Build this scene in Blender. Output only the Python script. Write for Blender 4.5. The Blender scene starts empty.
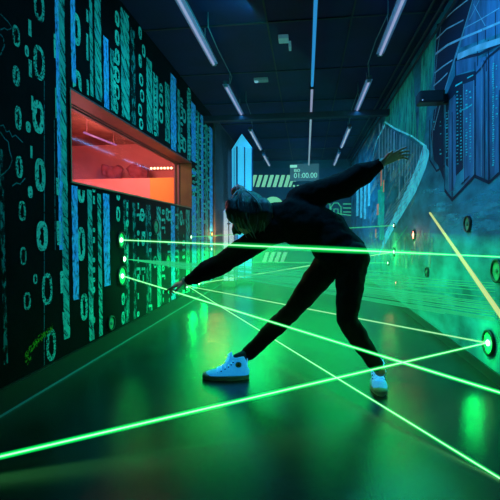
import bpy, bmesh, math, random
from mathutils import Vector as V, Matrix, noise
C = bpy.context.scene
col = C.collection
# ---------------------------------------------------------------- camera
PITCH = math.atan(17/420); YAW = math.atan(56/math.hypot(420, 17))
cam_d = bpy.data.cameras.new('camera'); cam = bpy.data.objects.new('camera', cam_d); col.objects.link(cam)
cam_d.sensor_width = 36; cam_d.lens = 36*420/500; cam_d.clip_start = .02
cam.location = (0, 0, .95); cam.rotation_euler = (math.pi/2-PITCH, 0, YAW)
C.camera = cam
# ---------------------------------------------------------------- world, exposure, lights
w = bpy.data.worlds.new('world'); C.world = w; w.use_nodes = True
w.node_tree.nodes['Background'].inputs[0].default_value = (.002, .006, .012, 1)
w.node_tree.nodes['Background'].inputs[1].default_value = .3
C.view_settings.view_transform = 'Standard'; C.view_settings.look = 'None'
C.view_settings.exposure = .08; C.view_settings.gamma = 1; C.view_settings.use_curve_mapping = False
C.cycles.use_denoising = True
C.cycles.max_bounces = 6; C.cycles.transparent_max_bounces = 24; C.cycles.volume_bounces = 0
C.cycles.sample_clamp_indirect = 4
HAZE = .05
C.cycles.volume_step_rate = 2

def lamp(name, typ, loc, color, power, size=.1, size_y=None, aim=None, spot=None, radius=.05):
    d = bpy.data.lights.new(name, typ); d.color = color; d.energy = power
    if typ == 'AREA':
        d.size = size
        if size_y: d.shape = 'RECTANGLE'; d.size_y = size_y
    else: d.shadow_soft_size = radius
    if typ == 'SPOT': d.spot_size = spot or 1; d.spot_blend = .8
    o = bpy.data.objects.new(name, d); col.objects.link(o); o.location = loc
    if aim is not None: o.rotation_euler = (V(aim)-V(loc)).to_track_quat('-Z', 'Y').to_euler()
    return o
GREEN = (.0, 1, .13)
BLUE = (.03, .38, 1)
# unseen blue and teal area lights, added to widen the ceiling fittings' wash
lamp('blue_wash_light', 'AREA', (.2, 2.9, 2.7), (.05, .5, 1), 28, .3, 2.2, (1.2, 3.0, 1.6))
lamp('blue_wash_light', 'AREA', (-.1, 8.6, 2.72), (.04, .5, 1), 70, .4, 4.0, (-.2, 9.5, .9))
lamp('teal_wash_light', 'AREA', (-.3, 3.6, 2.7), (.03, .85, .95), 36, .3, 4.0, (-1.58, 3.9, 1.5))
# unseen downward green lights, added for the beams' glow on floor and walls
for x, y, z, sx, sy, pw in ((-.9, 5.6, .75, 1.0, 2.6, 52), (.1, 6.6, .8, 1.6, 3.0, 48), (.5, 4.2, .8, .8, 2.2, 15), (-.75, 3.9, .8, .8, 1.6, 9), (.8, 3.4, .95, .5, 1.6, 9)):
    lamp('green_glow_light', 'AREA', (x, y, z), GREEN, pw, sx, sy, (x, y+.01, -1))

# ---------------------------------------------------------------- helpers
CAM = V((0, 0, .95)); RM = cam.rotation_euler.to_matrix()
def at(u, v, ax, val):
    d = RM @ V((u-250, 250-v, -420)); return CAM + d*((val-CAM[ax])/d[ax])
XL, XR, YB, ZC = -1.58, 1.2, 11.6, 2.93

def nodes(name):
    m = bpy.data.materials.new(name); m.use_nodes = True
    nt = m.node_tree; return m, nt, nt.nodes['Principled BSDF'], nt.nodes['Material Output']
def mat(name, c, rough=.6, metal=0, emit=None, es=1, var=0, scale=8, bump=0, bscale=60, spec=.5, stretch=(1, 1, 1)):
    m, nt, b, out = nodes(name)
    b.inputs['Base Color'].default_value = (*c, 1); b.inputs['Roughness'].default_value = rough
    b.inputs['Metallic'].default_value = metal; b.inputs['Specular IOR Level'].default_value = spec
    tc = nt.nodes.new('ShaderNodeTexCoord')
    mp = nt.nodes.new('ShaderNodeMapping'); mp.inputs['Scale'].default_value = stretch
    nt.links.new(tc.outputs['Object'], mp.inputs[0])
    n = nt.nodes.new('ShaderNodeTexNoise'); n.inputs['Scale'].default_value = scale; n.inputs['Detail'].default_value = 6
    nt.links.new(mp.outputs[0], n.inputs['Vector'])
    r = nt.nodes.new('ShaderNodeValToRGB'); k0 = 1-var; k1 = 1+var
    r.color_ramp.elements[0].position = .3; r.color_ramp.elements[1].position = .7
    r.color_ramp.elements[0].color = (*[x*k0 for x in c], 1); r.color_ramp.elements[1].color = (*[min(1, x*k1) for x in c], 1)
    nt.links.new(n.outputs[0], r.inputs[0]); nt.links.new(r.outputs[0], b.inputs['Base Color'])
    if emit: b.inputs['Emission Color'].default_value = (*emit, 1); b.inputs['Emission Strength'].default_value = es
    if bump:
        n2 = nt.nodes.new('ShaderNodeTexNoise'); n2.inputs['Scale'].default_value = bscale; n2.inputs['Detail'].default_value = 4
        nt.links.new(mp.outputs[0], n2.inputs['Vector'])
        bm_ = nt.nodes.new('ShaderNodeBump'); bm_.inputs['Strength'].default_value = bump; bm_.inputs['Distance'].default_value = .02
        nt.links.new(n2.outputs[0], bm_.inputs['Height']); nt.links.new(bm_.outputs[0], b.inputs['Normal'])
    return m
def paint(name, c, gaps=.5, scale=40, stretch=(1, 1, 1), soft=.06, glow=0, c2=None, rot=0):
    """dry-brushed mural paint: noise leaves gaps where the wall shows"""
    m, nt, b, out = nodes(name)
    b.inputs['Roughness'].default_value = .85; b.inputs['Specular IOR Level'].default_value = .1
    tc = nt.nodes.new('ShaderNodeTexCoord'); mp = nt.nodes.new('ShaderNodeMapping'); mp.inputs['Scale'].default_value = stretch; mp.vector_type = 'TEXTURE' if rot else 'POINT'
    if rot: mp.inputs['Rotation'].default_value = (rot, 0, 0); mp.inputs['Scale'].default_value = [1/q for q in stretch]
    nt.links.new(tc.outputs['Object'], mp.inputs[0])
    n = nt.nodes.new('ShaderNodeTexNoise'); n.inputs['Scale'].default_value = scale; n.inputs['Detail'].default_value = 5
    n.inputs['Roughness'].default_value = .65; nt.links.new(mp.outputs[0], n.inputs['Vector'])
    r = nt.nodes.new('ShaderNodeValToRGB'); r.color_ramp.elements[0].position = gaps-soft; r.color_ramp.elements[1].position = gaps+soft
    nt.links.new(n.outputs[0], r.inputs[0])
    n3 = nt.nodes.new('ShaderNodeTexNoise'); n3.inputs['Scale'].default_value = 7; nt.links.new(tc.outputs['Object'], n3.inputs['Vector'])
    r3 = nt.nodes.new('ShaderNodeValToRGB'); r3.color_ramp.elements[0].position = .35; r3.color_ramp.elements[1].position = .65
    r3.color_ramp.elements[0].color = (*c, 1); r3.color_ramp.elements[1].color = (*(c2 or [x*.7 for x in c]), 1)
    nt.links.new(n3.outputs[0], r3.inputs[0]); nt.links.new(r3.outputs[0], b.inputs['Base Color'])
    if glow:                                     # fluorescent paint under the black-light tubes; emission also used to brighten strokes
        nt.links.new(r3.outputs[0], b.inputs['Emission Color']); b.inputs['Emission Strength'].default_value = glow
    t = nt.nodes.new('ShaderNodeBsdfTransparent'); mx = nt.nodes.new('ShaderNodeMixShader')
    nt.links.new(r.outputs[0], mx.inputs[0]); nt.links.new(t.outputs[0], mx.inputs[1]); nt.links.new(b.outputs[0], mx.inputs[2])
    nt.links.new(mx.outputs[0], out.inputs[0]); return m
def emis(name, c, s, sample=True):
    m, nt, b, out = nodes(name)
    b.inputs['Base Color'].default_value = (0.02, .02, .02, 1)
    b.inputs['Emission Color'].default_value = (*c, 1); b.inputs['Emission Strength'].default_value = s
    if not sample: m.cycles.emission_sampling = 'NONE'
    return m
def halo(name, c, s, power=3):
    """lit haze hugging a beam: imitated by a soft glowing tube, brightest along its middle from any side"""
    m, nt, b, out = nodes(name); nt.nodes.remove(b)
    lw = nt.nodes.new('ShaderNodeLayerWeight'); lw.inputs[0].default_value = .5
    inv = nt.nodes.new('ShaderNodeMath'); inv.operation = 'SUBTRACT'; inv.inputs[0].default_value = 1; inv.use_clamp = True
    pw = nt.nodes.new('ShaderNodeMath'); pw.operation = 'POWER'; pw.inputs[1].default_value = power
    mu = nt.nodes.new('ShaderNodeMath'); mu.operation = 'MULTIPLY'; mu.inputs[1].default_value = s
    nt.links.new(lw.outputs['Facing'], inv.inputs[1]); nt.links.new(inv.outputs[0], pw.inputs[0]); nt.links.new(pw.outputs[0], mu.inputs[0])
    e = nt.nodes.new('ShaderNodeEmission'); e.inputs[0].default_value = (*c, 1); nt.links.new(mu.outputs[0], e.inputs[1])
    t = nt.nodes.new('ShaderNodeBsdfTransparent'); a = nt.nodes.new('ShaderNodeAddShader')
    nt.links.new(e.outputs[0], a.inputs[0]); nt.links.new(t.outputs[0], a.inputs[1]); nt.links.new(a.outputs[0], out.inputs[0])
    m.cycles.emission_sampling = 'NONE'; return m

def obj(name, bm, m=None, parent=None, smooth=False):
    me = bpy.data.meshes.new(name)
    if isinstance(bm, bmesh.types.BMesh): bm.to_mesh(me); bm.free()
    else: me = bm
    if m is not None: me.materials.clear(); me.materials.append(m)
    if smooth:
        for p in me.polygons: p.use_smooth = True
    o = bpy.data.objects.new(name, me); col.objects.link(o)
    if parent is not None:
        o.parent = parent
        if parent.location.length > 0 or parent.rotation_euler.to_quaternion().angle > 1e-6:
            o['_inv'] = 1
    return o
def tag(o, label=None, cat=None, group=None, kind=None):
    if label: o['label'] = label
    if cat: o['category'] = cat
    if group: o['group'] = group
    if kind: o['kind'] = kind
    return o
def thing(name, label, cat, loc=(0, 0, 0), group=None, rot=(0, 0, 0)):
    o = bpy.data.objects.new(name, None); col.objects.link(o); o.location = loc; o.rotation_euler = rot
    o.empty_display_size = .1
    return tag(o, label, cat, group)
def struct(name, bm, m, parent=None):
    o = obj(name, bm, m, parent); o['kind'] = 'structure'; return o
def NB(): return bmesh.new()
def box(bm, a, b, mtx=None):
    a, b = V(a), V(b)
    vs = [bm.verts.new((x, y, z)) for x in (a.x, b.x) for y in (a.y, b.y) for z in (a.z, b.z)]
    if mtx:
        for v_ in vs: v_.co = mtx @ v_.co
    for f in ((0, 1, 3, 2), (4, 6, 7, 5), (0, 4, 5, 1), (2, 3, 7, 6), (0, 2, 6, 4), (1, 5, 7, 3)): bm.faces.new([vs[i] for i in f])
    return bm
def bevel(bm, w_=.004, seg=2):
    bmesh.ops.recalc_face_normals(bm, faces=bm.faces)
    bmesh.ops.bevel(bm, geom=list(bm.edges), offset=w_, segments=seg, affect='EDGES', profile=.6); return bm
def frame(d):
    d = d.normalized(); r = V((0, 0, 1)) if abs(d.z) < .9 else V((1, 0, 0))
    a = d.cross(r).normalized(); return a, d.cross(a).normalized()
def loft(bm, pts, rad, ref=None, seg=20, cap=True):
    """pts centre line, rad list of r or (ra, rb); ra runs along ref"""
    pts = [V(p) for p in pts]; rings = []
    for i, p in enumerate(pts):
        d = (pts[min(i+1, len(pts)-1)]-pts[max(i-1, 0)]).normalized()
        if ref is not None: a = (V(ref)-d*V(ref).dot(d)).normalized(); b = d.cross(a).normalized()
        else: a, b = frame(d) if i == 0 else ((pa-d*pa.dot(d)).normalized(), None); b = d.cross(a).normalized()
        pa = a
        ra, rb = rad[i] if isinstance(rad[i], (tuple, list)) else (rad[i], rad[i])
        rings.append([bm.verts.new(p+a*ra*math.cos(t*2*math.pi/seg)+b*rb*math.sin(t*2*math.pi/seg)) for t in range(seg)])
    for r0, r1 in zip(rings, rings[1:]):
        for t in range(seg): bm.faces.new((r0[t], r0[(t+1) % seg], r1[(t+1) % seg], r1[t]))
    if cap: bm.faces.new(rings[0][::-1]); bm.faces.new(rings[-1])
    return bm
def ell(bm, c, r, rot=None, u=20, v=14):
    m = Matrix.Translation(V(c)) @ (rot.to_4x4() if rot else Matrix.Identity(4)) @ Matrix.Diagonal((*( (r, r, r) if not hasattr(r, '__len__') else r), 1))
    bmesh.ops.create_uvsphere(bm, u_segments=u, v_segments=v, radius=1, matrix=m); return bm
def capsule(bm, p, q, r1, r2, seg=18):
    p, q = V(p), V(q); loft(bm, [p, q], [r1, r2], seg=seg); ell(bm, p, r1); ell(bm, q, r2); return bm
def disc(bm, c, n, r, t, seg=28, r2=None):
    n = V(n).normalized(); return loft(bm, [V(c), V(c)+n*t], [r, r2 or r], seg=seg)
def ring(bm, c, n, r0, r1, t, seg=32):
    n = V(n).normalized(); a, b = frame(n); c = V(c); L = []
    for k in range(seg):
        d = a*math.cos(k*2*math.pi/seg)+b*math.sin(k*2*math.pi/seg)
        L.append([bm.verts.new(c+d*r0), bm.verts.new(c+d*r1), bm.verts.new(c+d*r1+n*t), bm.verts.new(c+d*r0+n*t)])
    for k in range(seg):
        A, B = L[k], L[(k+1) % seg]
        for i in range(4): bm.faces.new((A[i], A[(i+1) % 4], B[(i+1) % 4], B[i]))
    return bm
def fuse(bm, voxel, smooth=6, name='m'):
    """fuse overlapping solids into one continuous skin"""
    bmesh.ops.recalc_face_normals(bm, faces=bm.faces)
    me = bpy.data.meshes.new(name); bm.to_mesh(me); bm.free()
    o = bpy.data.objects.new('tmp', me); col.objects.link(o)
    r = o.modifiers.new('r', 'REMESH'); r.mode = 'VOXEL'; r.voxel_size = voxel
    if smooth:
        s = o.modifiers.new('s', 'SMOOTH'); s.iterations = smooth; s.factor = .5
    dg = bpy.context.evaluated_depsgraph_get(); dg.update()
    out = bpy.data.meshes.new_from_object(o.evaluated_get(dg)); out.name = name
    bpy.data.objects.remove(o); bpy.data.meshes.remove(me)
    for p in out.polygons: p.use_smooth = True
    return out
def wrinkle(me, amp, scale, seed=0, stretch=(1, 1, 1)):
    me.update()
    nn = [v_.normal.copy() for v_ in me.vertices]
    for v_, n in zip(me.vertices, nn):
        q = V((v_.co.x*stretch[0], v_.co.y*stretch[1], v_.co.z*stretch[2]))*scale+V((seed, seed, seed))
        v_.co += n*amp*(noise.noise(q)+.5*noise.noise(q*2.1))
    return me
# painted shapes on a wall plane: pixel outlines of the photograph land at their real place on the wall
class Wall:
    def __init__(s, ax, val, nrm): s.ax, s.val, s.n = ax, val, V(nrm)
    def p(s, u, v, off=.001):
        return at(u, v, s.ax, s.val)+s.n*off
def poly(bm, W, pts, off=.001):
    bm.faces.new([bm.verts.new(W.p(u, v, off)) for u, v in pts])
def stroke(bm, W, pts, wd, off=.002, closed=False, wob=0, rnd=None):
    """a brush line of width wd (metres) through the points, flat on the wall"""
    P = [W.p(*q, off) for q in pts]; n = len(P)
    L = []
    for i in range(n):
        a = P[(i-1) % n] if closed or i else P[i]; b = P[(i+1) % n] if closed or i < n-1 else P[i]
        d = (b-a).normalized(); s = d.cross(W.n).normalized()
        k = wd[i] if isinstance(wd, (list, tuple)) else wd
        if wob: k *= 1+(rnd.random()-.5)*wob
        L.append((bm.verts.new(P[i]+s*k/2), bm.verts.new(P[i]-s*k/2)))
    for i in range(n if closed else n-1):
        A, B = L[i], L[(i+1) % n]; bm.faces.new((A[0], A[1], B[1], B[0]))
def zero(bm, W, y, z, h, wd, off=.002, rx=None, rnd=random, x=None):
    """the figure 0 painted at real wall coordinates (y, z), height h"""
    rx = rx or h*.3; n = 20; L = []
    for k in range(n):
        t = k*2*math.pi/n; w1 = wd*(1+.5*(rnd.random()-.5))
        c, s = math.cos(t), math.sin(t)
        for q in (0, 1):
            ry_, rz_ = (rx-q*min(w1, rx*.75), h/2-q*w1*1.1)
            pw_ = lambda a_: math.copysign(abs(a_)**.75, a_)
            L.append(bm.verts.new((W.val+W.n.x*off, y+pw_(c)*max(ry_, .002), z+pw_(s)*max(rz_, .004))))
    for k in range(n):
        a, b = 2*k, 2*((k+1) % n); bm.faces.new((L[a], L[b], L[b+1], L[a+1]))
WL = Wall(0, XL, (1, 0, 0)); WR = Wall(0, XR, (-1, 0, 0)); WB = Wall(1, YB, (0, -1, 0))

# ---------------------------------------------------------------- the room
m_floor = mat('dark_sealed_floor', (.012, .022, .020), .2, var=.4, scale=3, bump=.1, bscale=140, spec=.34)
m_ceil = mat('dark_navy_ceiling_paint', (.004, .006, .075), .85, var=.4, scale=2)
m_black = mat('black_wall_paint', (.003, .004, .006), .8, var=.4, scale=4, bump=.1, spec=.06)
m_brown = mat('dark_plaster', (.16, .12, .13), .8, var=.3, scale=3)
struct('floor', box(NB(), (-1.9, -1.6, -.1), (1.5, YB+.2, 0)), m_floor)
bm = NB(); box(bm, (-1.9, -1.6, ZC), (1.5, YB+.2, ZC+.1))
ceil = struct('ceiling', bm, m_ceil)
bm = NB()
for k in range(1, 10):
    yy = k*1.2+.4; box(bm, (XL, yy, ZC-.012), (XR, yy+.02, ZC+.001))
for xx in (-.38, .4): box(bm, (xx, -1.4, ZC-.011), (xx+.015, YB, ZC+.001))
struct('trim_ceiling', bm, mat('ceiling_joint_strip', (.01, .02, .035), .6), ceil)
# left wall with the deep opening of the observation window
OY0, OY1, OZ0, OZ1 = at(69, 130, 0, XL).y, at(191, 180, 0, XL).y, 1.29, 1.925
TL = .235
bm = NB()
box(bm, (XL-TL, -1.4, 0), (XL, OY0, ZC)); box(bm, (XL-TL, OY1, 0), (XL, YB, ZC))
box(bm, (XL-TL, OY0, 0), (XL, OY1, OZ0)); box(bm, (XL-TL, OY0, OZ1), (XL, OY1, ZC))
wl = struct('wall_left', bm, m_black)
m_mural = mat('mural_ground_blue', (.035, .3, .42), .7, var=.6, scale=5, bump=.15, spec=.3, stretch=(1, .5, 1))
wr = struct('wall_right', box(NB(), (XR, -1.4, 0), (XR+.15, YB, ZC)), m_mural)
m_back = mat('dark_teal_back_paint', (.03, .12, .13), .75, var=.3, scale=1.5)
wb = struct('wall_back', box(NB(), (-1.9, YB, 0), (1.5, YB+.12, ZC)), m_back)
struct('wall_behind_camera', box(NB(), (-1.9, -1.55, 0), (1.5, -1.4, ZC)), m_black)
bm = NB(); box(bm, (XL, -1.4, 0), (XL+.018, YB, .13)); box(bm, (XL, -1.4, .13), (XL+.012, YB, .138))
struct('baseboard_left', bm, mat('black_baseboard', (.006, .008, .009), .45))
bm = NB(); box(bm, (XL+.018, -1.4, 0), (XL+.026, YB, .008))
struct('trim_left', bm, mat('pale_floor_edge_strip', (.10, .24, .28), .4))
bm = NB(); box(bm, (XR-.012, -1.4, 0), (XR, YB, .07))
struct('baseboard_right', bm, mat('green_black_baseboard', (.01, .03, .03), .4))
# end of the painted section of the left wall: a dark pilaster zone
pe = at(213.5, 200, 0, XL).y
struct('trim_pilaster', box(NB(), (XL, pe, .14), (XL+.03, YB, ZC)), m_brown)

# ---------------------------------------------------------------- window in the left wall and the red room behind it
m_redpaint = mat('red_brown_reveal_paint', (.16, .075, .085), .5, var=.15)
m_olive = mat('olive_jamb_panel', (.09, .09, .015), .6, var=.25, scale=6)
bm = NB()
box(bm, (XL-TL, OY0, OZ1-.012), (XL+.012, OY1, OZ1)); box(bm, (XL-TL+.02, OY0, OZ1-.03), (XL-TL+.05, OY1, OZ1-.012))
box(bm, (XL-TL+.06, OY0, OZ1-.02), (XL-TL+.075, OY1, OZ1-.012))
win = struct('window_1', bm, m_redpaint); win['label'] = 'deep red-lit viewing window in the black mural wall'
bm = NB(); box(bm, (XL-TL, OY1-.012, OZ0), (XL+.012, OY1, OZ1-.012)); struct('window_jamb', bm, m_olive, win)
bm = NB(); box(bm, (XL-TL+.05, OY1-.03, OZ0), (XL-TL+.075, OY1-.012, OZ1-.03)); box(bm, (XL-TL, OY1-.03, OZ0), (XL-TL+.02, OY1-.012, OZ1-.03))
struct('jamb_strip', bm, m_redpaint, win)
bm = NB(); box(bm, (XL-TL, OY0, OZ0), (XL+.012, OY1, OZ0+.01)); box(bm, (XL-TL, OY0, OZ0+.01), (XL+.012, OY0+.012, OZ1-.012))
struct('window_sill', bm, mat('orange_sill_paint', (.6, .2, .12), .5), win)
m, nt, b, out = nodes('red_glass'); nt.nodes.remove(b)
t = nt.nodes.new('ShaderNodeBsdfTransparent'); t.inputs[0].default_value = (1, .8, .8, 1)
g = nt.nodes.new('ShaderNodeBsdfGlossy'); g.inputs['Roughness'].default_value = .05; g.inputs[0].default_value = (1, .9, .9, 1)
mx = nt.nodes.new('ShaderNodeMixShader'); mx.inputs[0].default_value = .07
nt.links.new(t.outputs[0], mx.inputs[1]); nt.links.new(g.outputs[0], mx.inputs[2]); nt.links.new(mx.outputs[0], out.inputs[0])
struct('window_pane', box(NB(), (XL-TL+.006, OY0+.012, OZ0+.01), (XL-TL+.014, OY1-.012, OZ1-.012)), m, win)
# booth
BX0, BY0, BY1, BZ = -3.9, 2.2, 6.25, 2.32
m_b = mat('red_room_wall', (.55, .2, .2), .7, var=.2, scale=2)
bm = NB(); box(bm, (BX0-.1, BY0, .6), (BX0, BY1, BZ)); wbooth = struct('wall_booth_side', bm, m_b)
struct('wall_booth_near', box(NB(), (BX0, BY0-.1, .6), (XL-TL, BY0, BZ)), m_b)
struct('wall_booth_far', box(NB(), (BX0, BY1, .6), (XL-TL, BY1+.1, BZ)), m_b)
struct('floor_booth', box(NB(), (BX0-.1, BY0-.1, .5), (XL-TL, BY1+.1, .6)), m_b)
struct('ceiling_booth', box(NB(), (BX0-.1, BY0-.1, BZ), (XL-TL, BY1+.1, BZ+.1)), mat('red_room_ceiling', (.22, .09, .07), .7, var=.3))
zt = at(150, 178, 1, BY1-.45).z
xs = at(150, 190, 1, BY1-.45).x
t = thing('low_partition', 'pale two-tone half-height partition across the end of the red-lit room', 'partition', (0, BY1-.06, .6))
def rel(o): return -V(o.location)
def shift(bm, o):
    bmesh.ops.translate(bm, verts=bm.verts, vec=-V(o.location)); return bm
obj('pink_panel', shift(box(NB(), (BX0+.01, BY1-.45, .6), (xs, BY1-.01, zt)), t), mat('pink_board', (.95, .42, .36), .6), t)
obj('yellow_panel', shift(box(NB(), (xs, BY1-.45, .6), (XL-TL-.02, BY1-.01, zt)), t), mat('yellow_board', (.95, .55, .08), .6), t)
t = thing('bulb_strip', 'short row of small warm bulbs glowing inside the red-lit room', 'light', at(162, 168, 1, BY1-.03))
a_, b_ = at(150.5, 168.3, 1, BY1-.03), at(174, 168, 1, BY1-.03)
bm = NB(); box(bm, a_+V((-.03, .005, -.03)), b_+V((.0, .03, .03))); obj('backing_strip', shift(bm, t), mat('strip_backing', (.3, .1, .12), .5), t)
m_bulb = emis('warm_bulb', (1, .75, .35), 6, False)
for k in range(7):
    obj('bulb', shift(ell(NB(), a_.lerp(b_, (k+.2)/7), .017, u=10, v=8), t), m_bulb, t, True)
p0, p1 = at(84, 132.5, 0, -2.6), at(116, 145, 0, -2.6)
t = thing('ceiling_tube_lamp', 'thin violet tube lamp under the ceiling of the red-lit room', 'lamp', (-2.6, p0.y, p0.z))
obj('tube', shift(loft(NB(), [p0, p1], [.012, .012], seg=10), t), emis('violet_tube', (.5, .25, .8), .7, False), t, True)
for f in (.08, .92):
    q = p0.lerp(p1, f); obj('hanger', shift(loft(NB(), [q, V((q.x, q.y, BZ))], [.004, .004], seg=6), t), mat('lamp_hanger_red_room', (.25, .1, .1), .6), t)
R_ = random.Random(4)
for cu, cv, n_, lb in ((136, 173, 14, 'dark red lumpy bundle nearest the bulbs on the partition in the red-lit room'), (112, 172, 12, 'dark red lumpy bundle farther from the bulbs on the partition in the red-lit room')):
    bm = NB()
    for k in range(n_):
        c = at(cu+(R_.random()-.5)*13, cv+(R_.random()-.5)*7, 1, BY1-.3); r_ = .05+.05*R_.random(); c.z = max(c.z, zt+r_*.8); ell(bm, c, r_, u=12, v=8)
    me = fuse(bm, .02, 3, 'bundle'); wrinkle(me, .03, 14)
    tag(obj('fabric_bundle', me, mat('dark_red_cloth', (.25, .05, .07), .9)), lb, 'bundle', 'cloth bundles on the partition')
lamp('red_room_light', 'AREA', (-2.7, 4.4, 2.25), (1, .42, .5), 34, 1.2, 2.5, (-2.7, 4.8, 0))
lamp('red_room_end_light', 'POINT', (-2.3, 5.0, 2.0), (1, .52, .42), 34, radius=.15)
lamp('red_room_front_light', 'POINT', (-2.3, 4.0, 1.5), (1, .45, .5), 6, radius=.15)

# ---------------------------------------------------------------- left mural: falling code, zeros and ones
TEAL, BL, MINT = (.04, .68, .56), (.03, .34, .95), (.06, .8, .5)
rn = random.Random(11)
dig, dot, dig2 = NB(), NB(), NB(); brush, bcol, thin = NB(), NB(), NB()
def z_at(W, u, v, wpx, hpx, wd, bm_, o=.002):
    c = W.p(u, v); top = W.p(u, v-hpx/2); bot = W.p(u, v+hpx/2)
    e = abs(W.p(u+wpx/2, v).y-W.p(u-wpx/2, v).y)/2
    zero(bm_, W, c.y, c.z, top.z-bot.z, wd*.8, rx=e*.8, rnd=rn, off=o)
def bar(W, u0, u1, v0, v1, bm_, o=.0015, n=None):
    """vertical brush column: edges wobble like hand painting"""
    a, b = W.p(u0, (v0+v1)/2), W.p(u1, (v0+v1)/2); zt_, zb_ = W.p((u0+u1)/2, v0).z, W.p((u0+u1)/2, v1).z
    zb_ = max(zb_, .15); n = n or max(2, int((zt_-zb_)/.03)); L = []; wv = (b.y-a.y)
    for k in range(n+1):
        z = zt_+(zb_-zt_)*k/n; j = wv*.12
        L.append((bm_.verts.new((a.x+W.n.x*o, a.y+(rn.random()-.5)*j, z)), bm_.verts.new((a.x+W.n.x*o, b.y+(rn.random()-.5)*j, z))))
    for p_, q_ in zip(L, L[1:]): bm_.faces.new((p_[0], p_[1], q_[1], q_[0]))
# big zeros on the near black part; (u, v, w, h, stroke)
for u, v, a, b, s, k in [(39, 6, 13, 30, .03, 1), (39, 63, 14, 34, .035, 1), (38, 117, 14, 33, .045, 0), (40, 175, 13, 33, .05, 0), (42, 236, 14, 30, .045, 0),
        (47, 289, 13, 32, .03, 1), (51, 345, 12, 32, .035, 1), (16, 36, 9, 21, .02, 1), (16, 76, 9, 20, .03, 1), (18, 118, 8, 24, .03, 1),
        (19, 167, 9, 22, .025, 1), (22, 211, 9, 20, .02, 1), (23, 256, 8, 18, .014, 1), (27, 301, 9, 18, .018, 1), (84, 307, 9, 27, .035, 1),
        (26.5, 51, 5, 11, .02, 0), (28, 127, 6, 11, .028, 0), (30, 192, 6, 12, .05, 0), (35, 279, 5, 10, .012, 0),
        (76, 29, 11, 32, .055, 0), (77, 84, 11, 28, .05, 0), (81, 190, 9, 26, .05, 0), (81, 244, 10, 34, .05, 0), (117, 19, 5.5, 15, .035, 0), (117, 38, 5.5, 15, .04, 0),
        (117, 57, 6, 16, .04, 0), (117, 75, 6, 15, .03, 0), (117, 92, 6, 15, .03, 0), (116, 107, 5, 13, .03, 0),
        (118, 193, 5, 15, .03, 0), (118, 214, 5, 15, .03, 0), (123, 299, 4, 12, .03, 0), (123, 318, 4, 13, .03, 0), (111, 324, 4, 9, .05, 0),
        (140, 33, 4, 12, .03, 0), (143.5, 51, 4, 12, .03, 0), (140, 61, 4, 13, .04, 0), (141, 80, 5, 12, .03, 0), (142, 96, 5, 12, .03, 0), (140, 110, 5, 12, .03, 0), (141, 124, 5, 11, .03, 0),
        (161, 100, 5, 12, .04, 0), (161, 116, 5, 14, .04, 0), (161, 88, 4, 8, .03, 0), (184, 116, 4.5, 14, .05, 0), (184, 145, 4.5, 15, .05, 0),
        (142, 215, 5, 13, .03, 0), (155, 262, 4, 12, .02, 0), (181, 218, 3.5, 15, .045, 0), (167, 214, 3.5, 12, .04, 0), (143, 240, 4, 12, .02, 0)]:
    z_at(WL, u, v, a, b, s, dot if k else dig)
for u0, u1, v0, v1 in [(28, 31, 20, 36), (28.5, 31.5, 60, 77), (30, 32, 146, 158), (53.5, 55.5, 34, 58), (56, 59, 178, 195), (56.5, 61, 221, 245), (60, 63.5, 271, 293),
        (55, 56, 88, 118), (86, 88, 10, 22), (86, 88, 34, 60), (86.5, 88.5, 80, 95), (91, 93, 306, 322), (92, 94, 330, 345), (31, 33, 96, 110)]:
    bar(WL, u0, u1, v0, v1, dig, n=3)
poly(dig, WL, [(62, 312), (68, 312), (66, 330), (63.5, 330)], .002)
# tall brush columns (u0, u1, v0, v1, kind): 0 teal brush, 1 blue
cols = [(60.5, 66.6, -20, 340, 0), (56.5, 61, -20, 250, 1), (70.5, 75, -20, 82, 1), (72, 78, 186, 300, 1), (89.5, 92.5, -5, 100, 0), (94.5, 101, -10, 100, 0), (103.5, 108.5, 38, 112, 1),
    (88, 92.5, 186, 343, 0), (98, 101.5, 190, 338, 0), (103.5, 109.5, 190, 286, 1), (121, 129, 12, 125, 0), (110.5, 114, 50, 118, 0), (146.5, 152, 60, 132, 0), (156, 158, 76, 136, 0),
    (170.5, 176, 76, 150, 1), (177.5, 180, 90, 152, 0), (187, 190, 92, 160, 0), (1, 5, 150, 365, 2), (165, 169.5, 84, 142, 0), (153, 155, 73, 130, 0), (131, 135, 30, 124, 2),
    (191.5, 196, 104, 300, 1), (197, 199.5, 112, 298, 0), (201, 203.5, 116, 294, 1), (205, 208, 125, 292, 0), (209.5, 212.5, 128, 290, 1),
    (124, 129, 200, 343, 2), (133, 136, 203, 338, 2), (146, 151, 205, 332, 2), (157, 161, 207, 326, 0), (171, 175, 206, 316, 1), (177, 179, 207, 314, 2), (186, 189.5, 210, 308, 0)]
blu, dim = NB(), NB()
for u0, u1, v0, v1, k in cols: bar(WL, u0, u1, v0, v1, (brush, blu, dim)[k])
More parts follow.
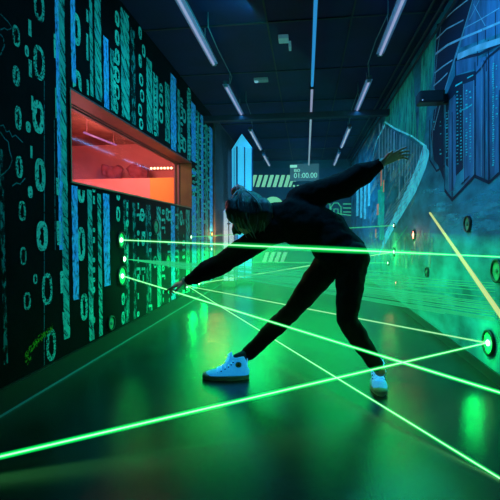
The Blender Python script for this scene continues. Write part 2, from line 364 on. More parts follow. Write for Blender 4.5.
# small code glyphs between the columns
for u, v0, v1, st in [(181.5, 100, 160, 6), (189, 90, 158, 4), (155, 80, 136, 6), (200.3, 118, 290, 6), (204.4, 126, 288, 6), (209, 130, 286, 6), (196.7, 112, 294, 5), (150, 210, 328, 8),
        (138, 206, 330, 9), (143, 215, 328, 9), (163, 212, 320, 8), (169, 212, 318, 8), (183.5, 222, 306, 7), (114.5, 60, 118, 8), (127, 205, 335, 9), (93.5, 190, 338, 10), (176.5, 215, 310, 6), (193.5, 170, 300, 6)]:
    v = v0
    while v < v1:
        h = st*(.4+.5*rn.random()); hw = 1.6
        if v > 200 and rn.random() < .45: v += st; continue
        if rn.random() < .4: z_at(WL, u, v, 2*hw, h, .03, dig2, .003)
        elif rn.random() < .5: stroke(dig2, WL, [(u-hw, v), (u+hw, v-.3), (u+hw, v+h*.8)], .028, .003)
        else: stroke(dig2, WL, [(u, v-h/2), (u, v+h/2)], .03, .003)
        v += st
for pts in ([(0, 14), (8, 22), (12, 28), (7, 30), (4, 28), (0, 30)], [(0, 34), (3, 38), (4, 46), (0, 55)], [(0, 126), (3, 125), (6, 132), (9, 131), (12, 137), (15, 135), (18, 138), (23, 143)],
            [(0, 132), (4, 138), (8, 142), (9, 150), (12, 160), (9, 168), (4, 173), (0, 176)], [(12, 186), (16, 183), (20, 184), (25, 178)],
            [(44, 80), (44, 380)], [(54, 120), (55, 250)], [(36, 0), (36, 2)]):
    stroke(thin, WL, pts, .006, .002)
for b_m in (dig, dot, dig2, brush, blu, dim, thin):      # nothing is painted across the window opening
    bad = [f for f in b_m.faces if any(OY0-.015 < v_.co.y < OY1+.01 and OZ0-.01 < v_.co.z < OZ1+.01 for v_ in f.verts)]
    bmesh.ops.delete(b_m, geom=bad, context='FACES')
m_dig = paint('code_paint_teal', TEAL, .40, 60, soft=.08, glow=.1)
m_dot = paint('code_paint_broken_teal', TEAL, .47, 75, soft=.08, glow=.08)
m_teal = paint('brush_paint_teal', (.03, .62, .5), .45, 30, (1, 1.3, .3), soft=.12, c2=(.03, .42, .42), glow=.06, rot=.75)
m_blue = paint('brush_paint_blue', (.03, .38, 1), .42, 40, (1, 1, .5), soft=.14, c2=(.03, .5, .9), glow=.16)
m_dim = paint('brush_paint_dim_teal', (.02, .3, .3), .5, 30, (1, 1, .5))  # dim teal; columns under the window are dimmed to paint in the haze
m_thin = paint('thin_line_paint', (.03, .3, .35), .42, 60)
for n_, b_m, m_ in (('painted_zeros', dig, m_dig), ('painted_broken_zeros', dot, m_dot), ('painted_small_code', dig2, m_dig), ('painted_teal_columns', brush, m_teal),
                    ('painted_blue_columns', blu, m_blue), ('painted_dim_columns', dim, m_dim), ('painted_thin_lines', thin, m_thin)):
    obj(n_, b_m, m_, wl)
bcol.free()
bm = NB()
for u, v in [(27, 355), (30, 350), (33, 347), (36, 343), (39, 340), (42, 337), (46, 334), (50, 330), (28, 360)]:
    stroke(bm, WL, [(u-2.5, v+3), (u, v-1), (u+2.5, v-3)], .04, .003, wob=.8, rnd=rn)
obj('painted_yellow_smear', bm, paint('yellow_green_smear_paint', (.25, .42, .02), .5, 50), wl)

# ---------------------------------------------------------------- right mural: blue city and bright roof lines
dk, mid, lite, cy, tl, glyph, gr, pk = [NB() for _ in range(8)]
def S(bm_, pts, px, off=.003, wob=0):
    P = [WR.p(*q) for q in pts]
    ws = []
    for (u, v), p in zip(pts, P): ws.append((px if not isinstance(px, (list, tuple)) else px[len(ws)])*(WR.p(u, v+1)-WR.p(u, v)).length)
    stroke(bm_, WR, pts, ws, off, wob=wob, rnd=rn)
def PR(bm_, pts, off=.0012): poly(bm_, WR, pts, off)
# dark sky top and dark openings
PR(dk, [(437, 24), (442, 22), (466, -14), (520, -60), (475, -20), (473, 0), (455, 55), (442, 98), (434, 88)])
PR(dk, [(455, 76), (478, 70), (500, 47), (500, 56), (486, 72), (476, 86), (457, 92), (447, 105), (444, 100)])
PR(dk, [(456, 92), (463, 88), (464, 168), (456, 176)])
PR(dk, [(446, 104), (449, 102), (449, 168), (446, 165)])
PR(dk, [(438, 105), (444, 98), (444, 180), (438, 165), (434, 160), (431, 135), (434, 110)])
# mid-blue facades
PR(mid, [(464, 84), (475, 80), (475, 176), (464, 186)], .0014); PR(mid, [(449, 100), (456, 95), (456, 180), (453, 196), (449, 192)], .0014)
PR(mid, [(476, 60), (486, 56), (486, 178), (476, 176)], .0014); PR(mid, [(487, 54), (520, 40), (520, 160), (500, 172), (487, 180)], .0014)
PR(mid, [(456, 60), (478, 54), (478, 68), (456, 75)], .0014); PR(mid, [(474, 0), (520, -40), (520, 26), (460, 48)], .0014)
# dark outline strokes
for pts, px in (([(475.5, 62), (475.5, 176)], 1.3), ([(484.5, 60), (485, 179)], 1.2), ([(489, 40), (489.5, 182)], 1.6), ([(452.6, 112), (452.6, 200)], 1.3), ([(445, 118), (445, 190)], .9),
                ([(445, 190), (452.6, 200), (475, 176), (489.5, 182.5), (500, 173), (520, 155)], 2.2), ([(500, 48), (488, 58), (482, 68), (476, 74), (460, 80), (450, 92)], 1.8),
                ([(478, 30), (478, 66)], 1.2), ([(496, 12), (496, 44)], .9), ([(486, 26), (486, 40)], 1), ([(430, 120), (430, 160), (437, 171), (445, 166)], 1.5), ([(456, 60), (456, 96)], 1.5),
                ([(470, 176), (462, 184)], 1), ([(500, 90), (500, 172)], 1.4), ([(455, 60), (480, 54), (500, 44), (520, 38)], 1.8)): S(dk, pts, px*1.6, .004)
# light rails and frames
for pts, px in (([(442, 22), (455, 10), (468, 0), (490, -16)], 1.3), ([(437, 39), (447, 29), (464, 20)], 1.3), ([(436, 54), (448, 45), (463, 38), (480, 31), (520, 14)], 2.2), ([(435, 73), (444, 66), (453, 60)], 1.4),
                ([(434, 86), (441, 80), (448, 73)], 1.4), ([(442, 22), (438, 50), (434, 96)], 1.2), ([(474, -3), (460, 45), (442, 100), (434, 130)], 1.5), ([(458, 57), (478, 48), (500, 41), (520, 34)], 6),
                ([(465, 28), (480, 20), (500, 8)], 1), ([(474, 4), (486, 26)], .8), ([(480, 0), (470, 20)], 1), ([(464, 84), (464, 182)], .8), ([(474, 80), (474, 175)], .7), ([(449, 110), (449, 190)], .7), ([(482, 62), (482, 176)], .8),
                ([(438, 100), (433, 128), (432, 158)], .8), ([(494, 56), (494, 90)], .7)): S(lite, pts, px, .0045)
# teal brush field and bright cyan roof
PR(tl, [(384, 124), (392, 98), (402, 84), (413, 66), (415, 100), (417, 138), (426, 150), (414, 139)], .0014)
PR(tl, [(422, 55), (436, 30), (434, 70), (427, 110), (424, 146), (418, 140)], .0014)
S(cy, [(385, 122), (396, 129), (412, 136), (427, 147)], [1.6, 2, 1.6, 2.4]); S(cy, [(385, 125), (377, 140), (371, 165), (366, 190)], [3, 1.2, .8, .5])
PR(cy, [(424, 144), (430, 152), (426, 168), (416, 192), (404, 212), (392, 232), (378, 258), (386, 232), (398, 208), (411, 180), (419, 160)], .002)
fld = NB()
for k in range(70):
    u, v = 428+rn.random()*90, 180+rn.random()*50
    if v < 206 and 448 < u < 500 and v < 206-abs(u-453)*.5: continue
    S(fld, [(u-9, v+3*rn.random()), (u, v), (u+9, v-4*rn.random())], [1, 4, 1], .0012+.00001*k)
pass
for k in range(16):
    u = 379+k*2.9; top = 124+(u-385)*.55+3; ln = 36+rn.random()*36; ln = min(ln, max(8, 250-top-(u-375)*2.0))
    bar(WR, u, u+.5+.9*rn.random(), top, top+ln, lite, .0025)
for k in range(9): S(lite, [(424-k*3, 160+k*7), (404-k*4, 186+k*7)], .9, .0024)
for u, v0, v1 in ((356.5, 186, 216), (360.3, 180, 218), (364.2, 176, 219), (368, 181, 206)): bar(WR, u, u+2.3, v0, v1, cy, .003)
pale = NB()
for k in range(60):
    u = 366+rn.random()*50; v0_ = 130+(u-385)*.5; v = v0_+10+rn.random()*(95-(u-366)*.9)
    S(pale, [(u-4, v+8), (u, v), (u+4, v-8)], [.8, 3.5, .8], .0011+.00001*k)
for k in range(40):
    u, v = 360+rn.random()*75, 235+rn.random()*28; bar(WR, u, u+1.4+rn.random()*1.4, v-8, v+8, pale, .0018+.00001*k, 3)
bar(WR, 380, 384.5, 182, 240, gr, .003); bar(WR, 378, 380, 190, 225, gr, .0031); S(gr, [(391, 250), (398, 240), (408, 226)], .8, .003); S(gr, [(399.5, 160), (399.5, 172)], 1.8, .004); S(gr, [(408, 150), (408, 160)], 1.8, .004)
for a_, b_, px in (((381.5, 167), (382, 186), 1.2), ((384, 180), (384, 192), .9), ((378, 204), (378.5, 215), 1.4), ((399.5, 152), (399.5, 160), 1.2), ((376, 229), (375, 238), 1)): bar(WR, a_[0]-px*.6, a_[0]+px*.7, a_[1], b_[1], pk, .005, 2)
# glyph dots on the facades
for u, v0, v1, st, d in ((458, 92, 165, 3.6, 1), (461.5, 96, 160, 3.2, 1), (467, 88, 158, 2.8, .75), (471, 92, 165, 2.8, .75), (441, 118, 158, 4, .5), (434.5, 118, 150, 4, .5), (494, 64, 166, 2.2, .95), (447.5, 110, 165, 3, .7), (497.5, 66, 120, 3, .4)):
    v = v0
    while v < v1:
        if rn.random() < d:
            S(glyph, [(u-1.0+rn.random()*.8, v), (u+1.1*rn.random()+.3, v-.4)], .6+rn.random()*1.0, .006)
        v += st
S(glyph, [(460, 111), (468, 108), (473, 104)], 1, .006); S(glyph, [(456, 86), (463, 82)], 1.6, .006); S(glyph, [(468, 78), (474, 75)], 1.2, .006)
for n_, b_m, m_ in (('painted_cyan_field', fld, paint('cyan_field_paint', (.08, .55, .75), .48, 8, (1, .7, 1.3), soft=.25, glow=.06)), ('painted_pale_clouds', pale, paint('pale_cloud_paint', (.3, .6, .62), .48, 12, (1, .6, .4), soft=.2, glow=.08)), ('painted_dark_outlines', dk, mat('navy_outline_paint', (.006, .018, .06), .8)), ('painted_blue_facades', mid, mat('facade_blue_paint', (.06, .19, .38), .8, var=.55, scale=9, stretch=(1, 1, .25))),
        ('painted_light_frames', lite, paint('light_frame_paint', (.25, .65, .85), .3, 25, glow=.07)), ('painted_cyan_roof', cy, paint('cyan_roof_paint', (.08, .75, .95), .36, 18, (1, .6, .5), soft=.12, glow=.4)),
        ('painted_teal_brushwork', tl, paint('teal_brush_paint', (.04, .7, .55), .42, 12, (1, 1, .3), soft=.14, glow=.05)), ('painted_glyphs', glyph, paint('glyph_paint', (.06, .85, .9), .25, 30, glow=.06)),
        ('painted_green_streaks', gr, paint('green_streak_paint', (.02, .8, .5), .35, 20, (1, 1, .3), soft=.12, glow=.1)), ('painted_orange_dashes', pk, paint('orange_dash_paint', (.95, .35, .22), .3, 30, glow=.25))):
    obj(n_, b_m, m_, wr)

# ---------------------------------------------------------------- back wall graphics
bm = NB()
for k in range(7):
    u = 250+k*5.6; poly(bm, WB, [(u, 187), (u+3.6, 187), (u+7.2, 175), (u+3.6, 175)], .004)
poly(bm, WB, [(288.5, 187), (291, 187), (293, 181.5), (296, 181.5), (296.6, 179.5), (293.6, 179.5), (294.6, 177), (298, 177), (298.6, 175), (292.5, 175)], .004)
for a_ in (300, 304): poly(bm, WB, [(a_-7, 185), (a_-5, 185), (a_-5, 187), (a_-7, 187)], .004)
for k in range(4):
    u = 262+k*6.0; poly(bm, WB, [(u, 262), (u+3.8, 262), (u+7.5, 252), (u+3.7, 252)], .004)
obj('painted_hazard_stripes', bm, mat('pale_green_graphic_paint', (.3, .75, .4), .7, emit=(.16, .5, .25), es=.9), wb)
bm = NB()
c0 = WB.p(273, 208)
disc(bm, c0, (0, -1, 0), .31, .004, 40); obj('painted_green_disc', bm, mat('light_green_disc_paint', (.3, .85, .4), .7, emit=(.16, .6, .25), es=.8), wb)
bm = NB()
for pts in ([(324, 215), (330, 215), (330, 204), (327, 204), (327, 200)], [(331, 215), (331, 207), (334, 203), (338, 203), (341, 207), (341, 215)], [(334, 215), (334, 209), (338, 209), (338, 215)], [(336, 200), (336, 197)],
            [(343, 204), (355, 204)], [(343, 208), (351, 208)], [(343, 212), (355, 212)], [(326, 212), (355, 216)]):
    stroke(bm, WB, pts, .03, .004)
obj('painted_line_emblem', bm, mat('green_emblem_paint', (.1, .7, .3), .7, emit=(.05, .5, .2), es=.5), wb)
bm = NB(); poly(bm, WB, [(247, 168), (350, 168), (350, 215), (247, 215)], .002)
obj('painted_grey_field', bm, mat('grey_teal_field_paint', (.05, .12, .15), .8, var=.2, scale=2), wb)
q = WB.p(305, 172)
t = thing('timer_screen', 'flat teal timer screen reading 01:00.00 high on the far wall', 'screen', (q.x, YB, q.z))
obj('screen_panel', shift(box(NB(), (WB.p(290, 172).x, YB-.03, WB.p(305, 181).z), (WB.p(319, 172).x, YB-.001, WB.p(305, 164).z)), t), mat('screen_panel_teal', (.05, .14, .15), .5, emit=(.035, .12, .13), es=.6), t)
def text(name, s, x0, x1, z0, z1, y, m_, t):
    cu = bpy.data.curves.new('txt', 'FONT'); cu.body = s; cu.extrude = .002; o = bpy.data.objects.new('txt', cu); col.objects.link(o)
    dg = bpy.context.evaluated_depsgraph_get(); dg.update(); me = bpy.data.meshes.new_from_object(o.evaluated_get(dg))
    bpy.data.objects.remove(o)
    xs_ = [v_.co.x for v_ in me.vertices]; ys_ = [v_.co.y for v_ in me.vertices]
    for v_ in me.vertices:
        X = x0+(v_.co.x-min(xs_))/(max(xs_)-min(xs_))*(x1-x0); Z = z0+(v_.co.y-min(ys_))/(max(ys_)-min(ys_))*(z1-z0)
        v_.co = V((X, y-v_.co.z, Z))-V(t.location)
    return obj(name, me, m_, t)
m_txt = mat('timer_digits_green', (.2, .6, .4), .6, emit=(.15, .5, .36), es=1.3)
text('timer_digits', '01:00.00', WB.p(294, 172).x, WB.p(317, 172).x, WB.p(305, 178).z, WB.p(305, 173).z, YB-.032, m_txt, t)
text('small_lettering', '80', WB.p(294, 172).x, WB.p(300, 172).x, WB.p(305, 172).z, WB.p(305, 169).z, YB-.032, m_txt, t)
obj('corner_block', shift(box(NB(), (WB.p(290, 172).x, YB-.036, WB.p(305, 167.5).z), (WB.p(297, 172).x, YB-.03, WB.p(305, 165).z)), t), m_txt, t)

# ---------------------------------------------------------------- obelisks
def obelisk(name, label, x0, x1, y, ztop, zsh, mf, rot):
    cx = (x0+x1)/2; w2 = (x1-x0)/2/1.1
    t = thing(name, label, 'obelisk', (cx, y, 0), rot=(0, 0, rot))
    bm = NB(); box(bm, (-w2, -w2, .1), (w2, w2, zsh)); obj('shaft', bevel(bm, .008), mf, t)
    bm = NB(); vs = [bm.verts.new(p) for p in ((-w2, -w2, zsh), (w2, -w2, zsh), (w2, w2, zsh), (-w2, w2, zsh))]; ap = bm.verts.new((0, 0, ztop))
    for i in range(4): bm.faces.new((vs[i], vs[(i+1) % 4], ap))
    bm.faces.new(vs[::-1]); obj('cap', bm, mf, t)
    bm = NB(); box(bm, (-w2*1.1, -w2*1.1, 0), (w2*1.1, w2*1.1, .1)); obj('plinth', bevel(bm, .006), m_brown, t)
    bm = NB()
    for sx in (-1, 1):
        for sy in (-1, 1): box(bm, (sx*w2-.012, sy*w2-.012, .1), (sx*w2+.012, sy*w2+.012, zsh))
    box(bm, (-w2-.004, -.01, .1), (w2+.004, .01, zsh)); box(bm, (-.01, -w2-.004, .1), (.01, w2+.004, zsh))
    obj('edge_strip', bm, mat('obelisk_seam_blue', (.02, .1, .3), .5), t)
    return t, w2
m_ob = mat('backlit_cyan_panel', (.1, .5, .7), .5, var=.3, scale=6, emit=(.03, .42, .70), es=.95, stretch=(1, 1, .3))
m_ob2 = mat('backlit_pale_panel', (.3, .5, .7), .5, var=.3, scale=6, emit=(.25, .42, .65), es=.6)
pA, pB = at(232, 284, 1, 7.8), at(249.5, 284, 1, 7.8)
obelisk('obelisk', 'tall glowing cyan obelisk reaching nearly to the ceiling', pA.x, pB.x, 7.95, at(244, 133, 1, 7.9).z, at(244, 148, 1, 7.9).z, m_ob, .5)
pA, pB = at(223.5, 284, 1, 7.4), at(236, 284, 1, 7.4)
t, w2 = obelisk('obelisk', 'short pale blue obelisk standing in front of the tall one', pA.x, pB.x, 7.42, at(229, 203, 1, 7.4).z, at(229, 212, 1, 7.4).z, m_ob2, 0)
bm = NB(); zz = at(229, 226, 1, 7.3).z
box(bm, (-.008, -w2-.006, zz-.07), (.008, -w2-.001, zz+.05)); box(bm, (-.03, -w2-.006, zz+.03), (.03, -w2-.001, zz+.05)); obj('arrow_mark', bm, m_black, t)

# ---------------------------------------------------------------- ceiling fittings
m_hous = mat('batten_housing_dark', (.06, .09, .13), .5)
m_tube = emis('batten_tube_violet', (.42, .52, .85), .6)
m_tube_w = emis('batten_tube_white', (.5, .68, .85), .6)
m_clip = mat('batten_end_cap', (.2, .35, .4), .5)
def cable(bm, pts, r=.006):
    P = []
    for i in range(len(pts)-1):
        for k in range(6): P.append(V(pts[i]).lerp(V(pts[i+1]), k/6))
    P.append(V(pts[-1])); loft(bm, P, [r]*len(P), seg=8)
m_refl = mat('batten_reflector', (.25, .4, .6), .4, emit=(.02, .06, .22), es=.3)  # blue emission paints the tube's light onto the reflector
def batten(x, y0, y1, label, mt):
    t = thing('ceiling_batten', label, 'light', (x, (y0+y1)/2, 2.75), 'tube battens hung along the corridor ceiling')
    h = (y1-y0)/2
    bm = NB(); box(bm, (-.03, -h, .01), (.03, h, .055)); obj('housing', bevel(bm, .006), m_hous, t)
    bm = NB(); box(bm, (-.038, -h, .004), (.038, h, .01)); obj('reflector', bm, m_refl, t)
    obj('tube', loft(NB(), [(0, -h+.03, -.012), (0, h-.03, -.012)], [.012, .012], seg=14), mt, t, True)
    for s in (-1, 1): obj('end_cap', bevel(box(NB(), (-.022, s*(h-.015)-.018, -.02), (.022, s*(h-.015)+.018, .012)), .003), m_clip, t)
    for s in (-.6, .6): obj('hanger', loft(NB(), [(0, s*h, .055), (0, s*h, ZC-2.75)], [.004, .004], seg=6), m_clip, t)
    l = lamp('batten_light', 'AREA', (0, 0, -.03), BLUE, 2.2, .05, 2*h); l.parent = t; l.rotation_euler = (0, 0, 0)
    return t
yl = [(3.0-.6, 4.47), (5.1, 6.5), (7.36, 9.1), (9.7, 11.3)]
wl_ = ['nearest', 'second', 'third', 'farthest']
for (a_, b_), n_ in zip(yl, wl_): batten(-.98, a_, b_, f'{n_} tube batten of the left row hanging under the dark ceiling', m_tube if b_ < 7 else m_tube_w)
for (a_, b_), n_ in zip([(2.5, 4.45), (5.16, 6.48), (7.4, 9.1), (9.7, 11.4)], wl_): batten(.73, a_, b_, f'{n_} tube batten of the right row hanging under the dark ceiling', m_tube if b_ < 7 else m_tube_w)
t = thing('ceiling_light_rail', 'long thin pale blue light rail running down the middle of the ceiling', 'light', (.065, 7, 2.75))
for y0, y1, c_, s_ in ((2.2, 5.28, (.02, .25, .6), .9), (5.32, 6.6, (.3, .35, .55), .7), (6.6, 11.3, (.25, .45, .55), .7)):
    obj('lit_strip', shift(box(NB(), (.05, y0, 2.738), (.08, y1, 2.75)), t), emis('rail_strip', c_, s_), t)
obj('rail', shift(box(NB(), (.045, 2.2, 2.75), (.085, 11.3, 2.78)), t), m_hous, t)
obj('joint_clamp', shift(bevel(box(NB(), (.035, 5.27, 2.725), (.095, 5.33, 2.79)), .004), t), m_black, t)
for k in range(4): obj('hanger', shift(loft(NB(), [(.065, 3+2.6*k, 2.78), (.065, 3+2.6*k, ZC)], [.004, .004], seg=6), t), m_clip, t)
m_cable = mat('grey_cable', (.1, .2, .24), .5)
for pts, lb in (([at(208, 27, 2, 2.8), at(218, 50, 2, 2.8), at(232, 77, 2, 2.8), at(230, 84, 2, 2.78)], 'thin cable beside the second batten of the left row'),
                ([at(246, 101, 2, 2.8), at(251, 115, 2, 2.8), at(252, 124, 2, 2.78)], 'thin cable beside the third batten of the left row'),
                ([at(388, 14, 2, 2.8), at(376, 40, 2, 2.8), at(368, 64, 2, 2.8), at(369, 78, 2, 2.78)], 'thin cable beside the second batten of the right row'),
                ([at(358, 92, 2, 2.8), at(352, 108, 2, 2.8), at(349, 124, 2, 2.78)], 'thin cable beside the third batten of the right row')):
    bm = NB(); cable(bm, pts, .005); a_, b_ = pts[0], pts[-1]
    for p in (a_, b_): loft(bm, [p, V((p.x, p.y, ZC))], [.005, .005], seg=6)
    tag(obj('lamp_cable', bm, m_cable, None, True), lb, 'cable', 'cables between the ceiling battens')
tag(obj('cross_beam', bevel(box(NB(), (XL+.01, 6.35, 2.66), (XR-.01, 6.47, 2.74)), .006), mat('dark_beam', (.012, .02, .035), .6)), 'dark beam crossing the corridor just below the ceiling', 'beam')
for k, (xa, za) in enumerate(((1.12, 2.86), (1.05, 2.89), (1.16, 2.78))):
    tag(obj('wall_conduit', loft(NB(), [(xa, -1.3, za), (xa, YB-.1, za)], [.012, .012], seg=10), mat('conduit_dark', (.02, .03, .05), .6), None, True),
        ('middle conduit of three along the top of the blue mural wall', 'innermost conduit of three along the top of the blue mural wall', 'lowest conduit of three along the top of the blue mural wall')[k], 'pipe', 'conduits along the mural wall top')
c = at(283.5, 40, 2, ZC-.03)
t = thing('motion_sensor', 'small pale square sensor on the dark ceiling', 'sensor', (c.x, c.y, ZC))
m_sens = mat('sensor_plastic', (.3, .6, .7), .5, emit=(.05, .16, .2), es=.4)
obj('body', bevel(box(NB(), (-.05, -.06, -.04), (.05, .06, 0)), .006), m_sens, t); obj('tilted_arm', bevel(box(NB(), (.05, .02, -.09), (.075, .13, -.03)), .005), m_sens, t)
c = at(261, 81, 2, ZC-.03)
t = thing('ceiling_fixture', 'small pale rectangular fixture with a bright end on the dark ceiling', 'fixture', (c.x, c.y, ZC))
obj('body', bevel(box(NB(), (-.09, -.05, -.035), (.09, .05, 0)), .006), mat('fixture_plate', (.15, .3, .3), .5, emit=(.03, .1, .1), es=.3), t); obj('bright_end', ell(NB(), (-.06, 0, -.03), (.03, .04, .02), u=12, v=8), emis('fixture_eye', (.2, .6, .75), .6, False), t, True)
# black projector box on the right wall
c0, c1 = at(420, 95, 1, 3.75), at(441, 95, 1, 3.75)
t = thing('wall_speaker', 'black box speaker bracketed high on the blue mural wall', 'speaker', (XR, 3.85, c0.z-.01))
m_spk = mat('black_speaker_plastic', (.008, .008, .014), .45)
obj('cabinet', bevel(box(NB(), (c0.x-XR, -.1, -.05), (-.05, .04, .05)), .012), m_spk, t); obj('bracket', bevel(box(NB(), (-.06, -.02, -.04), (0, .04, .04)), .006), m_spk, t)
obj('front_grille', box(NB(), (c0.x-XR+.015, -.104, -.04), (-.07, -.099, .04)), mat('speaker_grille', (.012, .012, .02), .7, bump=.6, bscale=300), t)
obj('indicator', ell(NB(), (c0.x-XR+.02, -.106, -.034), .005, u=8, v=6), emis('speaker_led', (.2, .5, 1), 1, False), t, True)

# ---------------------------------------------------------------- laser emitters and beams
m_ring = mat('emitter_ring_black', (.006, .01, .008), .35); m_face = mat('emitter_face_green', (.08, .5, .25), .4, var=.3, scale=30, bump=.3)
m_lens = emis('emitter_lens_lit', (.45, 1, .6), 6, False); m_pink = emis('pink_lamp_lit', (1, .3, .2), 5, False); m_or = emis('orange_lamp_lit', (1, .5, .12), 6, False)
m_dull = mat('emitter_lens_off', (.1, .3, .2), .3)
def emitter(u, v, W, label, r=.075, lens=m_lens, power=0, face=m_face, color=GREEN, cat='laser emitter', name='laser_emitter', group='round emitters set in the walls'):
    c = W.p(u, v, 0); n = W.n
    t = thing(name, label, cat, c, group)
    obj('housing_ring', ring(NB(), (0, 0, 0), n, r*.82, r, .02), m_ring, t, True); obj('face_plate', disc(NB(), (0, 0, 0), n, r*.82, .01), face, t)
    obj('lens', ell(NB(), n*.014, (.008, .016, .016) if lens is m_dull else (.01, .02, .02), u=14, v=10), lens, t, True)
    if power:
        l = lamp('emitter_glow', 'POINT', n*.09, color, power, radius=.03); l.parent = t
    return c+n*.02
E1 = emitter(120, 240, WL, 'upper lit green emitter on the black mural wall under the window', .07, power=.8)
EF = emitter(123, 259, WL, 'small lit green emitter between the two larger ones on the mural wall', .04, power=.4)
E3 = emitter(121, 276, WL, 'lower lit green emitter with a thick dark ring on the black mural wall', .085, power=1)
E5 = emitter(186, 286, WL, 'far lit green emitter low on the mural wall by the outstretched hand', .07, power=5)
E5b = emitter(198, 283.5, WL, 'farthest lit green emitter low on the black mural wall', .05, power=3)
E8 = emitter(190, 237, WL, 'small dim green emitter high on the far mural wall', .04)
emitter(167, 261, WL, 'unlit round emitter with dark ring on the left mural wall near the hand', .08, m_dull)
emitter(155, 227, WL, 'unlit round emitter higher on the left mural wall beneath the window end', .08, m_dull)
emitter(110, 323, WL, 'unlit emitter with dark ring low on the left mural wall', .06, m_dull)
E4 = emitter(490, 343, WR, 'large bright green emitter low on the blue mural wall', .085, power=2.5)
E6 = emitter(395, 252, WR, 'far bright green emitter at waist height on the right mural wall', .06, power=3)
E7 = emitter(389, 263, WR, 'far small green emitter just below the bright one on the right wall', .04)
E9 = emitter(395, 225.5, WR, 'small dot of a green emitter above the others on the far right wall', .035)
emitter(469, 224, WR, 'unlit green emitter with dark ring under the painted towers', .062, m_dull)
emitter(498.5, 271, WR, 'unlit emitter with dark ring cut by the right edge of the view', .075, m_dull)
emitter(428, 272, WR, 'dark slim unlit emitter on the green-lit lower right wall', .05, m_dull, face=m_ring)
emitter(397, 283, WR, 'slim dim pink lamp lowest on the far right wall', .045, m_pink, .3, face=m_pink, color=(1, .25, .15), cat='lamp', name='wall_lamp', group='small coloured wall lamps')
EP = emitter(414.5, 235, WR, 'small glowing pink lamp on the right mural wall', .06, m_pink, 1.2, face=m_pink, color=(1, .25, .15), cat='lamp', name='wall_lamp', group='small coloured wall lamps')
emitter(211, 234, WL, 'small glowing orange lamp at the end of the left mural wall', .045, m_or, 6, face=m_or, color=(1, .4, .1), cat='lamp', name='wall_lamp', group='small coloured wall lamps')
emitter(210.5, 249, WL, 'small green lamp just under the orange one on the left wall', .04, m_lens, .5, cat='lamp', name='wall_lamp', group='small coloured wall lamps')

m_core = emis('laser_core_green', (.38, 1, .42), 1.5); m_core_y = emis('laser_core_pale_yellow', (.72, .9, .3), .72); m_core_p = emis('laser_core_pale', (.55, .95, .5), .75, False)
m_core_d = emis('laser_core_dim', (.1, .75, .3), .5, False)
H1 = halo('haze_glow_green', (.0, .9, .12), .75, 2.8); H2 = halo('haze_glow_green_thin', (.0, .8, .15), .2, 2.5); H3 = halo('haze_glow_yellow', (.35, .8, .08), .3, 2.2)
def beam(p, q, r, R, label, core, h, group='green laser beams crossing the corridor', tp=None):
    p, q = V(p), V(q)
    t = thing('laser_beam', label, 'laser beam', p, group)
    d = q-p; n = max(2, int(d.length/.2))
    obj('core', loft(NB(), [d*k/n for k in range(n+1)], [r*(tp(k/n) if tp else 1) for k in range(n+1)], seg=10), core, t, True)
    if h: obj('glow', loft(NB(), [d*k/n for k in range(n+1)], [R*(tp(k/n) if tp else 1) for k in range(n+1)], seg=28, cap=False), h, t, True)
beam(E1, at(830, 271.7, 0, XR), .0036, .019, 'nearly level green beam crossing in front of the torso', m_core, H1, tp=lambda f: 1 if f < .62 else max(.25, 1-(f-.62)*5))
beam(E3, at(621, 430, 0, XR), .0032, .012, 'green beam slanting down from the left wall across the front of both legs', m_core, H1)
beam(E5, at(501, 479, 2, .004), 0.003, .011, 'green beam slanting from the far left wall behind the straight leg to the floor', m_core, H1)
beam(E5, E4, .0042, .013, 'pale thin beam joining the far left wall to the large right emitter', m_core_p, H2)
beam(E4, at(-128, 486.5, 0, XL), .0034, .0145, 'bright green beam low across the floor from the large right emitter', m_core, H1)
beam(E5b, E6, .005, .014, 'thin pale beam rising behind the person to the far right emitter', m_core_p, H2)
beam(at(202, 262, 0, XL), E7, .004, .012, 'faint level beam behind the hips reaching the small far right emitter', m_core_d, H2)
beam(E8, E9, .0045, .012, 'faint beam high behind the shoulders reaching the top dot emitter', m_core_d, H2)
yb0, yb1 = at(430, 213, 0, XR), at(500, 314, 1, 1.75)
dd = (yb1-yb0); yb2 = yb0+dd*((.003-yb0.z)/dd.z)
beam(yb0, yb2, .0095, .017, 'wide pale yellow beam dropping from under the painted towers towards the viewer', m_core_y, H3)
# fan of fine rays from the small emitter, one sheet in the hazy air
bm = NB(); rf = random.Random(7)
for k in range(42):
    f = (k+.5)/42; v1 = 276+(322-276)*f+rf.random()*1.2
    if rf.random() < .15: continue
    ue = 500 if rf.random() < .55 else 400+rf.random()*60
    vv = 259+(v1-259)*(ue-123)/(500-123)
    q = at(ue, vv, 0, XR)
    if q.y < 1.8 or q.z < .02: q = at(ue, vv, 2, .02)
    q = q+WR.n*.03 if abs(q.x-XR) < .01 else q; loft(bm, [EF, q], [.0003, .0022+.0016*rf.random()], seg=5)
t = thing('laser_fan', 'spread of fine faint green rays from the small left emitter across the corridor', 'laser beam', (0, 0, 0))
obj('rays', bm, emis('fan_ray_green', (.03, .8, .28), .6, False), t)
t['kind'] = 'stuff'; t.children[0]['kind'] = 'stuff'
